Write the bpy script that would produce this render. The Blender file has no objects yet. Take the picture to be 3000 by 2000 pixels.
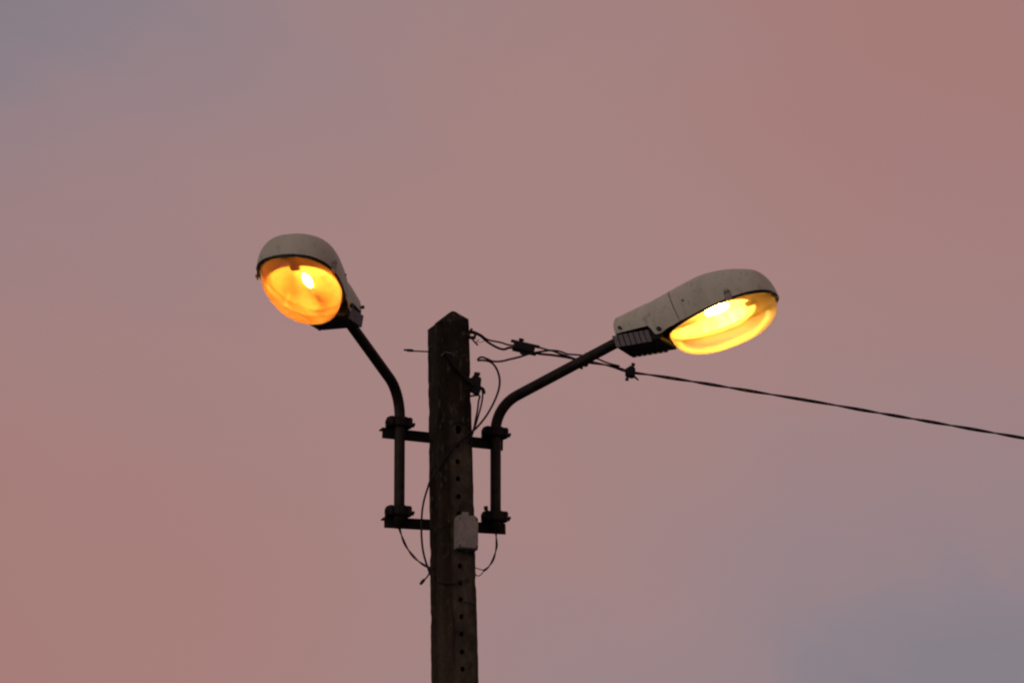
import bpy, bmesh, math, random
from mathutils import Vector, Matrix, noise
random.seed(7)
rad = math.radians
S = bpy.context.scene
COL = S.collection

# ------------------------------------------------------------------ camera
PITCH = rad(15.0)
F = 16224.0                       # focal length in pixels of the 3000 x 2000 photograph
CAM = Vector((0.292, -24.46, 1.65))
cam_d = bpy.data.cameras.new('camera')
cam = bpy.data.objects.new('camera', cam_d)
COL.objects.link(cam)
cam.location = CAM
cam.rotation_euler = (rad(90) + PITCH, 0, 0)
cam_d.sensor_width = 36.0
cam_d.lens = F / 3000.0 * 36.0
cam_d.clip_start = 0.1
cam_d.clip_end = 5000
S.camera = cam

# ------------------------------------------------------------------ view, sky, sun
S.view_settings.view_transform = 'Standard'
S.view_settings.look = 'None'
S.view_settings.gamma = 1.0
S.view_settings.exposure = 0.0
S.view_settings.use_curve_mapping = False


def lin(r, g, b):
    def f(c):
        c /= 255.0
        return c / 12.92 if c <= 0.04045 else ((c + 0.055) / 1.055) ** 2.4
    return (f(r), f(g), f(b), 1.0)


W = bpy.data.worlds.new('World')
S.world = W
W.use_nodes = True
nt = W.node_tree
nt.nodes.clear()


def N(tree, typ, **kw):
    n = tree.nodes.new(typ)
    for k, v in kw.items():
        setattr(n, k, v)
    return n


def mth(tree, op, a, b=None, c=None):
    n = tree.nodes.new('ShaderNodeMath')
    n.operation = op
    for i, v in enumerate((a, b, c)):
        if v is None:
            continue
        if isinstance(v, (int, float)):
            n.inputs[i].default_value = v
        else:
            tree.links.new(v, n.inputs[i])
    return n.outputs[0]


def dotv(tree, vec, d):
    n = tree.nodes.new('ShaderNodeVectorMath')
    n.operation = 'DOT_PRODUCT'
    tree.links.new(vec, n.inputs[0])
    n.inputs[1].default_value = d
    return n.outputs['Value']


def mixc(tree, fac, a, b):
    n = tree.nodes.new('ShaderNodeMix')
    n.data_type = 'RGBA'
    if isinstance(fac, (int, float)):
        n.inputs[0].default_value = fac
    else:
        tree.links.new(fac, n.inputs[0])
    for i, v in ((6, a), (7, b)):
        if isinstance(v, tuple):
            n.inputs[i].default_value = v
        else:
            tree.links.new(v, n.inputs[i])
    return n.outputs[2]


def noise_tex(tree, vec, scale, detail=2.0, rough=0.5, dist=0.0):
    n = tree.nodes.new('ShaderNodeTexNoise')
    n.inputs['Scale'].default_value = scale
    n.inputs['Detail'].default_value = detail
    n.inputs['Roughness'].default_value = rough
    n.inputs['Distortion'].default_value = dist
    if vec is not None:
        tree.links.new(vec, n.inputs['Vector'])
    return n.outputs['Fac']


SUN_EL, SUN_AZ = rad(12), rad(222)     # the last glow, behind and to the left of the viewer
tc = N(nt, 'ShaderNodeTexCoord')
vec = tc.outputs['Generated']
# streaks of thin evening cloud: a slanted coordinate across the sky, bent by noise
s_ = dotv(nt, vec, (0.54, 0.84 * math.sin(PITCH), -0.84 * math.cos(PITCH)))
t_ = dotv(nt, vec, (0.84, -0.54 * math.sin(PITCH), 0.54 * math.cos(PITCH)))
n1 = noise_tex(nt, vec, 9.0, 3.0, 0.5)
n2 = noise_tex(nt, vec, 26.0, 4.0, 0.55)
bend = mth(nt, 'ADD', mth(nt, 'MULTIPLY', mth(nt, 'SUBTRACT', n1, 0.5), 0.085),
           mth(nt, 'MULTIPLY', mth(nt, 'SUBTRACT', n2, 0.5), 0.022))
mpn = N(nt, 'ShaderNodeMapping')
mpn.inputs['Rotation'].default_value = (0, rad(-32), 0)
nt.links.new(vec, mpn.inputs[0])
mps = N(nt, 'ShaderNodeMapping')
mps.inputs['Scale'].default_value = (1.0, 1.0, 2.6)
nt.links.new(mpn.outputs[0], mps.inputs[0])
n3 = noise_tex(nt, mps.outputs[0], 17.0, 5.0, 0.52, 0.4)
sb = mth(nt, 'ADD', mth(nt, 'ADD', s_, bend), 0.004)
fs = mth(nt, 'MULTIPLY_ADD', mth(nt, 'COSINE', mth(nt, 'MULTIPLY', sb, 2 * math.pi / 0.28)), 0.5, 0.5)
ft = mth(nt, 'MULTIPLY_ADD', mth(nt, 'COSINE', mth(nt, 'MULTIPLY', mth(nt, 'ADD', t_, bend), 2 * math.pi / 0.25)), -0.5, 0.5)
fs = mth(nt, 'ADD', fs, mth(nt, 'MULTIPLY', mth(nt, 'SUBTRACT', n3, 0.5), 0.45))
rp = N(nt, 'ShaderNodeValToRGB')
rp.color_ramp.interpolation = 'B_SPLINE'
rp.color_ramp.elements[0].color = lin(126, 121, 130)
rp.color_ramp.elements[1].color = lin(170, 129, 122)
e_ = rp.color_ramp.elements.new(0.30)
e_.color = lin(149, 130, 136)
nt.links.new(fs, rp.inputs[0])
warm = mth(nt, 'MULTIPLY', mth(nt, 'MULTIPLY', mth(nt, 'POWER', ft, 1.7), fs), 0.62)
c2 = mixc(nt, warm, rp.outputs[0], lin(168, 115, 107))
sky = N(nt, 'ShaderNodeTexSky', sky_type='NISHITA', sun_disc=False)
sky.sun_elevation = SUN_EL
sky.sun_rotation = SUN_AZ
sky.altitude = 50
b1 = N(nt, 'ShaderNodeBackground')
b2 = N(nt, 'ShaderNodeBackground')
nt.links.new(c2, b1.inputs[0])
b1.inputs[1].default_value = 1.0
nt.links.new(sky.outputs[0], b2.inputs[0])
b2.inputs[1].default_value = 0.12
mx = N(nt, 'ShaderNodeMixShader')
mx.inputs[0].default_value = 0.05
nt.links.new(b1.outputs[0], mx.inputs[1])
nt.links.new(b2.outputs[0], mx.inputs[2])
wo = N(nt, 'ShaderNodeOutputWorld')
nt.links.new(mx.outputs[0], wo.inputs[0])

sd = bpy.data.lights.new('sun', 'SUN')
sd.energy = 0.30
sd.angle = rad(25)
sd.color = (1.0, 0.94, 0.84)
sun = bpy.data.objects.new('sun', sd)
COL.objects.link(sun)
# Nishita rotation is measured clockwise from +Y
sv = Vector((math.sin(SUN_AZ) * math.cos(SUN_EL), math.cos(SUN_AZ) * math.cos(SUN_EL), math.sin(SUN_EL)))
sun.rotation_euler = sv.to_track_quat('Z', 'Y').to_euler()

# ------------------------------------------------------------------ materials


def new_mat(name):
    m = bpy.data.materials.new(name)
    m.use_nodes = True
    m.node_tree.nodes.clear()
    return m, m.node_tree


def surf(name, ca, cb, scale=12.0, rough=0.8, bump=0.3, bump_scale=90.0, metallic=0.0, cc=None, stretch=(1, 1, 1),
         spec=0.5, lo=0.35, hi=0.65):
    m, t = new_mat(name)
    tcn = N(t, 'ShaderNodeTexCoord')
    mp = N(t, 'ShaderNodeMapping')
    mp.inputs['Scale'].default_value = stretch
    t.links.new(tcn.outputs['Object'], mp.inputs[0])
    v = mp.outputs[0]
    a = noise_tex(t, v, scale, 6, 0.65, 0.3)
    r = N(t, 'ShaderNodeMapRange')
    r.inputs[1].default_value, r.inputs[2].default_value = lo, hi
    t.links.new(a, r.inputs[0])
    col = mixc(t, r.outputs[0], ca + (1,), cb + (1,))
    if cc:
        d = noise_tex(t, v, scale * 5.3, 4, 0.7)
        r2 = N(t, 'ShaderNodeMapRange')
        r2.inputs[1].default_value, r2.inputs[2].default_value = 0.56, 0.68
        t.links.new(d, r2.inputs[0])
        col = mixc(t, r2.outputs[0], col, cc + (1,))
    p = N(t, 'ShaderNodeBsdfPrincipled')
    t.links.new(col, p.inputs['Base Color'])
    p.inputs['Roughness'].default_value = rough
    p.inputs['Metallic'].default_value = metallic
    p.inputs['Specular IOR Level'].default_value = spec
    if bump:
        bn = noise_tex(t, v, bump_scale, 5, 0.7)
        b = N(t, 'ShaderNodeBump')
        b.inputs['Strength'].default_value = bump
        b.inputs['Distance'].default_value = 0.01
        t.links.new(bn, b.inputs['Height'])
        t.links.new(b.outputs[0], p.inputs['Normal'])
    o = N(t, 'ShaderNodeOutputMaterial')
    t.links.new(p.outputs[0], o.inputs[0])
    return m


M = {}
M['ground'] = surf('asphalt', (0.035, 0.035, 0.037), (0.06, 0.06, 0.06), 0.6, 0.9, 0.4, 60)
M['concrete'] = surf('weathered_concrete', (0.010, 0.008, 0.005), (0.042, 0.035, 0.026), 9, 0.95, 0.8, 70,
                     cc=(0.09, 0.082, 0.06), stretch=(1, 1, 0.35), spec=0.1, lo=0.38, hi=0.7)
M['panel_concrete'] = surf('panel_concrete', (0.022, 0.018, 0.013), (0.105, 0.092, 0.074), 11, 0.95, 0.8, 80, cc=(0.05, 0.042, 0.03), stretch=(1, 1, 0.6), spec=0.1, lo=0.32, hi=0.68)
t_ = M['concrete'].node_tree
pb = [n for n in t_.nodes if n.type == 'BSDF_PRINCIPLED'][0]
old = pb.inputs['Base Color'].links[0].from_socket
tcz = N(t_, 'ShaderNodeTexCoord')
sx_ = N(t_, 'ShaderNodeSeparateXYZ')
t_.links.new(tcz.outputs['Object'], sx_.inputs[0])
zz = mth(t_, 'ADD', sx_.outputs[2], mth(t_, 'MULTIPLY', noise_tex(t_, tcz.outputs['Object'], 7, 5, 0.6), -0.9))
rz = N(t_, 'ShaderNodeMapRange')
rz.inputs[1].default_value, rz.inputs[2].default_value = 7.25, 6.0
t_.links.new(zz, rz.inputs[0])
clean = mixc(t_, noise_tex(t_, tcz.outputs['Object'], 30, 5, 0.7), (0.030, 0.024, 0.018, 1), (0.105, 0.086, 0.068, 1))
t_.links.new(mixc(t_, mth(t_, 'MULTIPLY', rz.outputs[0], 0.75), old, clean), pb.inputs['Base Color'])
M['steel'] = surf('dark_steel', (0.006, 0.004, 0.0035), (0.024, 0.016, 0.011), 25, 0.6, 0.2, 160, spec=0.25)
M['bar'] = surf('bar_steel', (0.006, 0.005, 0.006), (0.016, 0.012, 0.010), 22, 0.7, 0.25, 130, spec=0.2)
M['canopy'] = surf('canopy_paint', (0.40, 0.405, 0.32), (0.50, 0.50, 0.40), 7, 0.55, 0.10, 220,
                   cc=(0.33, 0.325, 0.26), stretch=(1, 1, 0.45), spec=0.3)
M['tray'] = surf('tray_black', (0.008, 0.007, 0.007), (0.016, 0.014, 0.013), 20, 0.7, 0.15, 120, spec=0.2)
M['fin'] = surf('fin_grey', (0.11, 0.10, 0.11), (0.16, 0.145, 0.155), 30, 0.7, 0.1, 160)
M['rubber'] = surf('rubber', (0.012, 0.008, 0.007), (0.02, 0.014, 0.012), 30, 0.7, 0.1, 160)
M['wire'] = surf('cable_black', (0.006, 0.004, 0.009), (0.011, 0.008, 0.015), 60, 0.6, 0.1, 300, spec=0.25)
M['plastic'] = surf('box_plastic', (0.19, 0.18, 0.18), (0.26, 0.25, 0.245), 18, 0.6, 0.12, 200, cc=(0.1, 0.09, 0.085))
M['rope'] = surf('rope', (0.16, 0.15, 0.13), (0.22, 0.2, 0.18), 60, 0.9, 0.2, 300)
M['bolt'] = surf('bolt_steel', (0.012, 0.009, 0.007), (0.03, 0.022, 0.016), 60, 0.6, 0.2, 200)
M['latch'] = surf('latch_metal', (0.20, 0.15, 0.13), (0.30, 0.24, 0.2), 60, 0.5, 0.1, 200)
M['panel'] = surf('panel_paint', (0.30, 0.25, 0.20), (0.42, 0.36, 0.28), 24, 0.7, 0.2, 120)
M['ceramic'] = surf('ceramic', (0.35, 0.3, 0.25), (0.45, 0.4, 0.33), 30, 0.6, 0.0)


def reflector_mat(name, dim_front=False):
    m, t = new_mat(name)
    tcn = N(t, 'ShaderNodeTexCoord')
    v = tcn.outputs['Object']
    a = noise_tex(t, v, 16, 4, 0.6, 0.6)
    col = mixc(t, a, (0.92, 0.86, 0.70, 1), (0.62, 0.50, 0.30, 1))
    if dim_front:                                # weaker bulb light on the front and one side, painted into the metal colour
        sp = N(t, 'ShaderNodeSeparateXYZ')
        t.links.new(v, sp.inputs[0])
        tx = mth(t, 'ADD', sp.outputs[0], mth(t, 'MULTIPLY', noise_tex(t, v, 9, 3, 0.5, 0.5), 0.36))
        tx = mth(t, 'SUBTRACT', tx, mth(t, 'MULTIPLY', sp.outputs[1], 0.95))
        rr = N(t, 'ShaderNodeMapRange')
        rr.inputs[1].default_value, rr.inputs[2].default_value = 0.58, 0.70
        t.links.new(tx, rr.inputs[0])
        col = mixc(t, mth(t, 'MULTIPLY', rr.outputs[0], 0.9), col, (0.12, 0.060, 0.025, 1))
    p = N(t, 'ShaderNodeBsdfPrincipled')
    t.links.new(col, p.inputs['Base Color'])
    p.inputs['Roughness'].default_value = 0.42
    p.inputs['Metallic'].default_value = 0.25
    b = N(t, 'ShaderNodeBump')
    b.inputs['Strength'].default_value = 0.5
    b.inputs['Distance'].default_value = 0.02
    t.links.new(noise_tex(t, v, 22, 2, 0.5), b.inputs['Height'])
    t.links.new(b.outputs[0], p.inputs['Normal'])
    o = N(t, 'ShaderNodeOutputMaterial')
    t.links.new(p.outputs[0], o.inputs[0])
    return m


def bowl_mat(name, trans, diff, film, blur=0.55, rough=0.30):
    """aged acrylic: part clear, part frosted by fine scratches, under a patchy film of dust and yellowing"""
    m, t = new_mat(name)
    tcn = N(t, 'ShaderNodeTexCoord')
    v = tcn.outputs['Object']
    tr = N(t, 'ShaderNodeBsdfTransparent')
    tr.inputs[0].default_value = trans + (1,)
    rf = N(t, 'ShaderNodeBsdfRefraction')
    rf.inputs['Color'].default_value = trans + (1,)
    rf.inputs['IOR'].default_value = 1.08
    rf.inputs['Roughness'].default_value = rough
    m0 = N(t, 'ShaderNodeMixShader')
    m0.inputs[0].default_value = blur
    t.links.new(tr.outputs[0], m0.inputs[1])
    t.links.new(rf.outputs[0], m0.inputs[2])
    col = mixc(t, noise_tex(t, v, 11, 5, 0.6, 0.8), diff + (1,), tuple(c * k for c, k in zip(diff, (0.7, 0.5, 0.4))) + (1,))
    tl = N(t, 'ShaderNodeBsdfTranslucent')
    df = N(t, 'ShaderNodeBsdfDiffuse')
    t.links.new(col, tl.inputs[0])
    t.links.new(col, df.inputs[0])
    m1 = N(t, 'ShaderNodeMixShader')
    m1.inputs[0].default_value = 0.4
    t.links.new(tl.outputs[0], m1.inputs[1])
    t.links.new(df.outputs[0], m1.inputs[2])
    r = N(t, 'ShaderNodeMapRange')
    r.inputs[1].default_value, r.inputs[2].default_value = 0.32, 0.68
    r.inputs[3].default_value, r.inputs[4].default_value = film * 0.3, film * 1.9
    t.links.new(noise_tex(t, v, 9, 5, 0.6, 0.6), r.inputs[0])
    mxs = N(t, 'ShaderNodeMixShader')
    t.links.new(r.outputs[0], mxs.inputs[0])
    t.links.new(m0.outputs[0], mxs.inputs[1])
    t.links.new(m1.outputs[0], mxs.inputs[2])
    gl = N(t, 'ShaderNodeBsdfGlossy')
    gl.inputs['Roughness'].default_value = 0.28
    fr = N(t, 'ShaderNodeFresnel')
    fr.inputs[0].default_value = 1.42
    m2 = N(t, 'ShaderNodeMixShader')
    t.links.new(mth(t, 'MULTIPLY', fr.outputs[0], 0.45), m2.inputs[0])
    t.links.new(mxs.outputs[0], m2.inputs[1])
    t.links.new(gl.outputs[0], m2.inputs[2])
    o = N(t, 'ShaderNodeOutputMaterial')
    t.links.new(m2.outputs[0], o.inputs[0])
    return m


def bulb_mat(name, col, strength):
    m, t = new_mat(name)
    e = N(t, 'ShaderNodeEmission')
    e.inputs[0].default_value = col + (1,)
    e.inputs[1].default_value = strength
    o = N(t, 'ShaderNodeOutputMaterial')
    t.links.new(e.outputs[0], o.inputs[0])
    return m


M['reflector'] = reflector_mat('reflector_metal')
M['reflector_dimmed'] = reflector_mat('reflector_dimmed', True)
M['bowl_amber'] = bowl_mat('bowl_amber', (1.0, 0.88, 0.58), (0.70, 0.18, 0.08), 0.20, 0.56, 0.28)
M['bowl_gold'] = bowl_mat('bowl_gold', (1.0, 0.95, 0.70), (0.85, 0.60, 0.28), 0.15)
M['bulb_dim'] = bulb_mat('bulb_dim', (1.0, 0.64, 0.11), 540)
M['bulb_bright'] = bulb_mat('bulb_bright', (1.0, 0.60, 0.12), 300)

# ------------------------------------------------------------------ helpers
WM = {}


def obj(name, me, mat, parent=None, mw=None):
    """link a mesh as one object; mw is its world matrix"""
    if isinstance(me, bmesh.types.BMesh):
        bm = me
        me = bpy.data.meshes.new(name)
        bm.to_mesh(me)
        bm.free()
    o = bpy.data.objects.new(name, me)
    COL.objects.link(o)
    if mat is not None and not me.materials:
        me.materials.append(M[mat])
    place(o, parent, mw)
    return o


def place(o, parent, mw):
    mw = mw or Matrix()
    WM[o.name] = mw
    if parent:
        o.parent = parent
        o.matrix_local = WM[parent.name].inverted() @ mw
    else:
        o.matrix_local = mw


def empty(name, loc):
    o = bpy.data.objects.new(name, None)
    COL.objects.link(o)
    o.empty_display_size = 0.1
    place(o, None, Matrix.Translation(loc))
    return o


def tag(o, label, cat, group=None):
    o['label'] = label
    o['category'] = cat
    if group:
        o['group'] = group
    return o


def smooth(bm, angle=0.6):
    for f in bm.faces:
        f.smooth = True
    for e in bm.edges:
        if len(e.link_faces) == 2 and e.calc_face_angle(0) > angle:
            e.smooth = False
    return bm


def spline(pts, n=6):
    """Catmull-Rom through the points"""
    pts = [Vector(p) for p in pts]
    if len(pts) < 3:
        return [pts[0].lerp(pts[1], i / n) for i in range(n + 1)]
    P = [pts[0] * 2 - pts[1]] + pts + [pts[-1] * 2 - pts[-2]]
    out = []
    for i in range(1, len(P) - 2):
        for k in range(n):
            u = k / n
            a, b, c, d = P[i - 1], P[i], P[i + 1], P[i + 2]
            out.append(0.5 * (2 * b + (c - a) * u + (2 * a - 5 * b + 4 * c - d) * u * u + (3 * b - a - 3 * c + d) * u ** 3))
    out.append(pts[-1])
    return out


def frames(pts):
    """tangent, normal, binormal carried along a path"""
    T = []
    for i in range(len(pts)):
        a = pts[max(i - 1, 0)]
        b = pts[min(i + 1, len(pts) - 1)]
        T.append((b - a).normalized())
    n = T[0].orthogonal().normalized()
    out = []
    for i, t in enumerate(T):
        n = (n - t * n.dot(t)).normalized()
        out.append((t, n, t.cross(n)))
    return out


def tube(pts, r, seg=10, bm=None, cap=True):
    bm = bm or bmesh.new()
    pts = [Vector(p) for p in pts]
    fr = frames(pts)
    rings = []
    for i, (p, (t, n, b)) in enumerate(zip(pts, fr)):
        rr = r[i] if isinstance(r, (list, tuple)) else r
        rings.append([bm.verts.new(p + (n * math.cos(2 * math.pi * k / seg) + b * math.sin(2 * math.pi * k / seg)) * rr)
                      for k in range(seg)])
    for a, b in zip(rings, rings[1:]):
        for k in range(seg):
            bm.faces.new((a[k], a[(k + 1) % seg], b[(k + 1) % seg], b[k]))
    if cap:
        bm.faces.new(rings[0][::-1])
        bm.faces.new(rings[-1])
    return smooth(bm, 0.9)


def strands(pts, r, pitch, phase, off=None, seg=8):
    """one strand of a twisted pair round a path"""
    off = r if off is None else off
    fr = frames(pts)
    out = []
    d = 0
    for i, (p, (t, n, b)) in enumerate(zip(pts, fr)):
        if i:
            d += (p - pts[i - 1]).length
        a = phase + 2 * math.pi * d / pitch + 0.9 * math.sin(d * 3.1) + 0.5 * math.sin(d * 7.7 + 1)
        out.append(p + (n * math.cos(a) + b * math.sin(a)) * off)
    return tube(out, r, seg)


def resample(pts, step):
    out = [pts[0]]
    acc = 0
    for a, b in zip(pts, pts[1:]):
        L = (b - a).length
        if L == 0:
            continue
        d = step - acc
        while d <= L:
            out.append(a.lerp(b, d / L))
            d += step
        acc = L - (d - step)
    if (out[-1] - pts[-1]).length > step * 0.3:
        out.append(pts[-1])
    return out


def box(bm, lo, hi, mtx=None, bevel=0.0):
    lo, hi = Vector(lo), Vector(hi)
    r = bmesh.ops.create_cube(bm, size=1.0)
    mt = Matrix.Translation((lo + hi) / 2) @ Matrix.Diagonal(((hi - lo).x, (hi - lo).y, (hi - lo).z, 1))
    if mtx:
        mt = mtx @ mt
    bmesh.ops.transform(bm, matrix=mt, verts=r['verts'])
    if bevel:
        es = list({e for v in r['verts'] for e in v.link_edges})
        bmesh.ops.bevel(bm, geom=es, offset=bevel, segments=2, profile=0.6, affect='EDGES')
    return bm


def prism(bm, poly, z0, z1, mtx=None):
    """polygon in x,y pushed up from z0 to z1"""
    f = (lambda v: mtx @ Vector(v)) if mtx else Vector
    a = [bm.verts.new(f((x, y, z0))) for x, y in poly]
    b = [bm.verts.new(f((x, y, z1))) for x, y in poly]
    n = len(poly)
    for k in range(n):
        bm.faces.new((a[k], a[(k + 1) % n], b[(k + 1) % n], b[k]))
    bm.faces.new(a[::-1])
    bm.faces.new(b)
    return bm


def bolt_bm(p, d, length, r):
    """a hexagon head with its shank, from p along d"""
    bm = bmesh.new()
    d = Vector(d).normalized()
    q = d.to_track_quat('Z', 'Y').to_matrix().to_4x4()
    mtx = Matrix.Translation(p) @ q
    hexa = [(r * math.cos(k * math.pi / 3), r * math.sin(k * math.pi / 3)) for k in range(6)]
    prism(bm, hexa, length * 0.5, length, mtx)
    sh = [(r * .55 * math.cos(k * math.pi / 5), r * .55 * math.sin(k * math.pi / 5)) for k in range(10)]
    prism(bm, sh, 0, length * 0.5, mtx)
    return bm


CR = cam.rotation_euler.to_matrix()


def ray(px, py):
    return (CR @ Vector(((px - 1500) / F, (1000 - py) / F, -1))).normalized()


def at(px, py, Y):
    """point seen at a pixel on the upright plane y = Y"""
    d = ray(px, py)
    return CAM + d * ((Y - CAM.y) / d.y)


# ------------------------------------------------------------------ ground
bm = bmesh.new()
bmesh.ops.create_grid(bm, x_segments=40, y_segments=40, size=1500)
g = obj('ground', bm, 'ground')
g['kind'] = 'structure'

# ------------------------------------------------------------------ concrete pole
ZT = 8.30                          # height of the shoulders of the pole top
LEAN = 0.0208
AZ = rad(20)                       # the wide face is turned this much from the viewer
U = Vector((math.cos(AZ), math.sin(AZ), 0))
NF = Vector((math.sin(AZ), -math.cos(AZ), 0))


def pc(z):
    return Vector((LEAN * (ZT - z), 0, z))


def hw(z):
    return 0.078 + 0.0060 * (ZT - z)


def hd(z):
    return 0.073 + 0.0050 * (ZT - z)


def plane_pt(px, py, n):
    """point seen at a pixel on the plane n metres in front of the pole axis, parallel to its wide face"""
    d = ray(px, py)
    z = 8.0
    for _ in range(8):
        t = (n - NF.dot(CAM - pc(z))) / NF.dot(d)
        z = (CAM + d * t).z
    return CAM + d * t


def face_pt(px, py, off=0.0):
    z = plane_pt(px, py, 0.08).z
    return plane_pt(px, py, hd(z) + off)


def pole_local(u, n, z):
    return pc(z) + U * u + NF * n


def build_pole():
    root = empty('concrete_pole', pc(0))
    tag(root, 'dark weathered square concrete utility pole with a row of holes and pointed top', 'pole')
    bm = bmesh.new()
    zs = [0.0, 1.5, 3.0, 4.5, 5.5, 6.2]
    z = 6.2
    while z < ZT - 0.05:
        z += 0.022
        zs.append(z)
    rings = []

    def section(z):
        w, h = hw(z), hd(z)
        c = 0.010
        deep = 0.022 if z < 7.55 else (0.022 * max(0, (7.62 - z) / 0.07) if z < 7.62 else 0)
        gi, go = h * 0.58, h * 0.66
        pts = [(-w + c, h), (w - c, h), (w, h - c)]
        pts += [(w, go), (w - deep, gi), (w - deep, -gi), (w, -go)]
        pts += [(w, -h + c), (w - c, -h), (-w + c, -h), (-w, -h + c)]
        pts += [(-w, -go), (-w + deep, -gi), (-w + deep, gi), (-w, go)]
        pts += [(-w, h - c)]
        return pts
    for z in zs:
        ring = []
        for i, (u, n) in enumerate(section(z)):
            p = pole_local(u, n, z)
            if z > 6.0:
                k = noise.noise(p * 14) * 0.0009 + noise.noise(p * 60) * 0.0014
                if noise.noise(p * 22 + Vector((3, 1, 7))) > 0.40:
                    k -= 0.0018
                if i in (0, 1, 2, 7, 8, 9, 10, 15) and noise.noise(p * 17 + Vector((9, 4, 2))) > 0.42:
                    k -= 0.0030
                p = p + (U * u + NF * n).normalized() * k
            ring.append(bm.verts.new(p))
        rings.append(ring)
    n = len(rings[0])
    for a, b in zip(rings, rings[1:]):
        for k in range(n):
            bm.faces.new((a[k], b[k], b[(k + 1) % n], a[(k + 1) % n]))
    bm.faces.new(rings[0])
    # hipped top, worn and chipped on the left rear corner
    top = []
    for i, (u, nn) in enumerate(section(ZT)):
        dz = 0.0
        if u < -0.03:
            dz -= 0.030 * min(1, (-u - 0.03) / 0.05)
            if nn < 0.0:
                dz -= 0.018
        p = pole_local(u * 0.985, nn * 0.985, ZT + dz + random.uniform(-0.004, 0.004))
        top.append(bm.verts.new(p))
    mid = []
    for i, (u, nn) in enumerate(section(ZT)):
        dz = 0.022
        if u < -0.03:
            dz -= 0.006
        mid.append(bm.verts.new(pole_local(u * 0.20 + 0.016, nn * 0.25, ZT + dz + 0.020 + random.uniform(-0.002, 0.002))))
    apex = bm.verts.new(pole_local(0.018, 0.005, ZT + 0.049))
    for a, b in ((rings[-1], top), (top, mid)):
        for k in range(n):
            bm.faces.new((a[k], b[k], b[(k + 1) % n], a[(k + 1) % n]))
    for k in range(n):
        bm.faces.new((mid[k], apex, mid[(k + 1) % n]))
    bmesh.ops.recalc_face_normals(bm, faces=bm.faces[:])
    me = bpy.data.meshes.new('shaft')
    bmesh.ops.transform(bm, matrix=Matrix.Translation(-pc(0)), verts=bm.verts[:])
    bm.to_mesh(me)
    bm.free()
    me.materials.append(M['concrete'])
    me.materials.append(M['panel_concrete'])
    sh = bpy.data.objects.new('shaft', me)
    COL.objects.link(sh)
    # bores and the shallow round-headed panel are cut out of the shaft
    cm = bmesh.new()
    hx = [(1341, 1302), (1342, 1351), (1343, 1401), (1345, 1453), (1346, 1504), (1347, 1555), (1348, 1606), (1349, 1656),
          (1350, 1706), (1351, 1755), (1353, 1805), (1354, 1855), (1355, 1907), (1357, 1958)]
    for k in range(1, 20):
        hx.append((1357 + 1.3 * k, 1958 + 51 * k))
    for (px, py) in hx:
        p = face_pt(px, py) - pc(0)
        circ = [(0.0110 * math.cos(a * math.pi / 6), 0.0125 * math.sin(a * math.pi / 6)) for a in range(12)]
        q = Matrix((U.to_4d(), Vector((0, 0, 1, 0)), NF.to_4d(), (0, 0, 0, 1))).transposed()
        q[0][3] = q[1][3] = q[2][3] = 0
        q[3][0] = q[3][1] = q[3][2] = 0
        q[3][3] = 1
        prism(cm, circ, -0.30, 0.03, Matrix.Translation(p) @ q)
    pz = face_pt(1345, 1256) - pc(0)
    prism(cm, [(-0.014, -0.02), (0.006, -0.022), (0.016, 0.0), (0.006, 0.018), (-0.012, 0.02)], -0.06, 0.03, Matrix.Translation(pz) @ q)
    bmesh.ops.recalc_face_normals(cm, faces=cm.faces[:])
    cme = bpy.data.meshes.new('cut')
    cm.to_mesh(cme)
    cm.free()
    cme.materials.append(M['concrete'])
    cut = bpy.data.objects.new('cut', cme)
    COL.objects.link(cut)
    # panel
    pm = bmesh.new()
    top = face_pt(1350, 1237)
    w = 0.052
    zt = top.z - w
    poly = [(-w, -1.9)] + [(w, -1.9)] + [(w * math.cos(a * math.pi / 12), w * math.sin(a * math.pi / 12)) for a in range(13)]
    c0 = pc(zt) + NF * hd(zt) + U * 0.018 - pc(0)
    q2 = q.copy()
    ax = Vector((LEAN * -1, 0, 1)) + NF * (-0.005)
    for i in range(3):
        q2[i][1] = ax[i]
    prism(pm, poly, -0.006, 0.05, Matrix.Translation(c0) @ q2)
    bmesh.ops.recalc_face_normals(pm, faces=pm.faces[:])
    pme = bpy.data.meshes.new('panel_cut')
    pm.to_mesh(pme)
    pm.free()
    pme.materials.append(M['concrete'])
    pme.materials.append(M['panel_concrete'])
    for f in pme.polygons:
        f.material_index = 1
    pcut = bpy.data.objects.new('panel_cut', pme)
    COL.objects.link(pcut)
    for c in (pcut, cut):
        mo = sh.modifiers.new('cut', 'BOOLEAN')
        mo.object = c
        mo.operation = 'DIFFERENCE'
        mo.solver = 'EXACT'
    dg = bpy.context.evaluated_depsgraph_get()
    me2 = bpy.data.meshes.new_from_object(sh.evaluated_get(dg))
    sh.modifiers.clear()
    sh.data = me2
    for c in (cut, pcut):
        bpy.data.objects.remove(c)
    place(sh, root, Matrix.Translation(pc(0)))
    return root


pole = build_pole()

# ------------------------------------------------------------------ cross bars (angle iron behind the pole)


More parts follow.
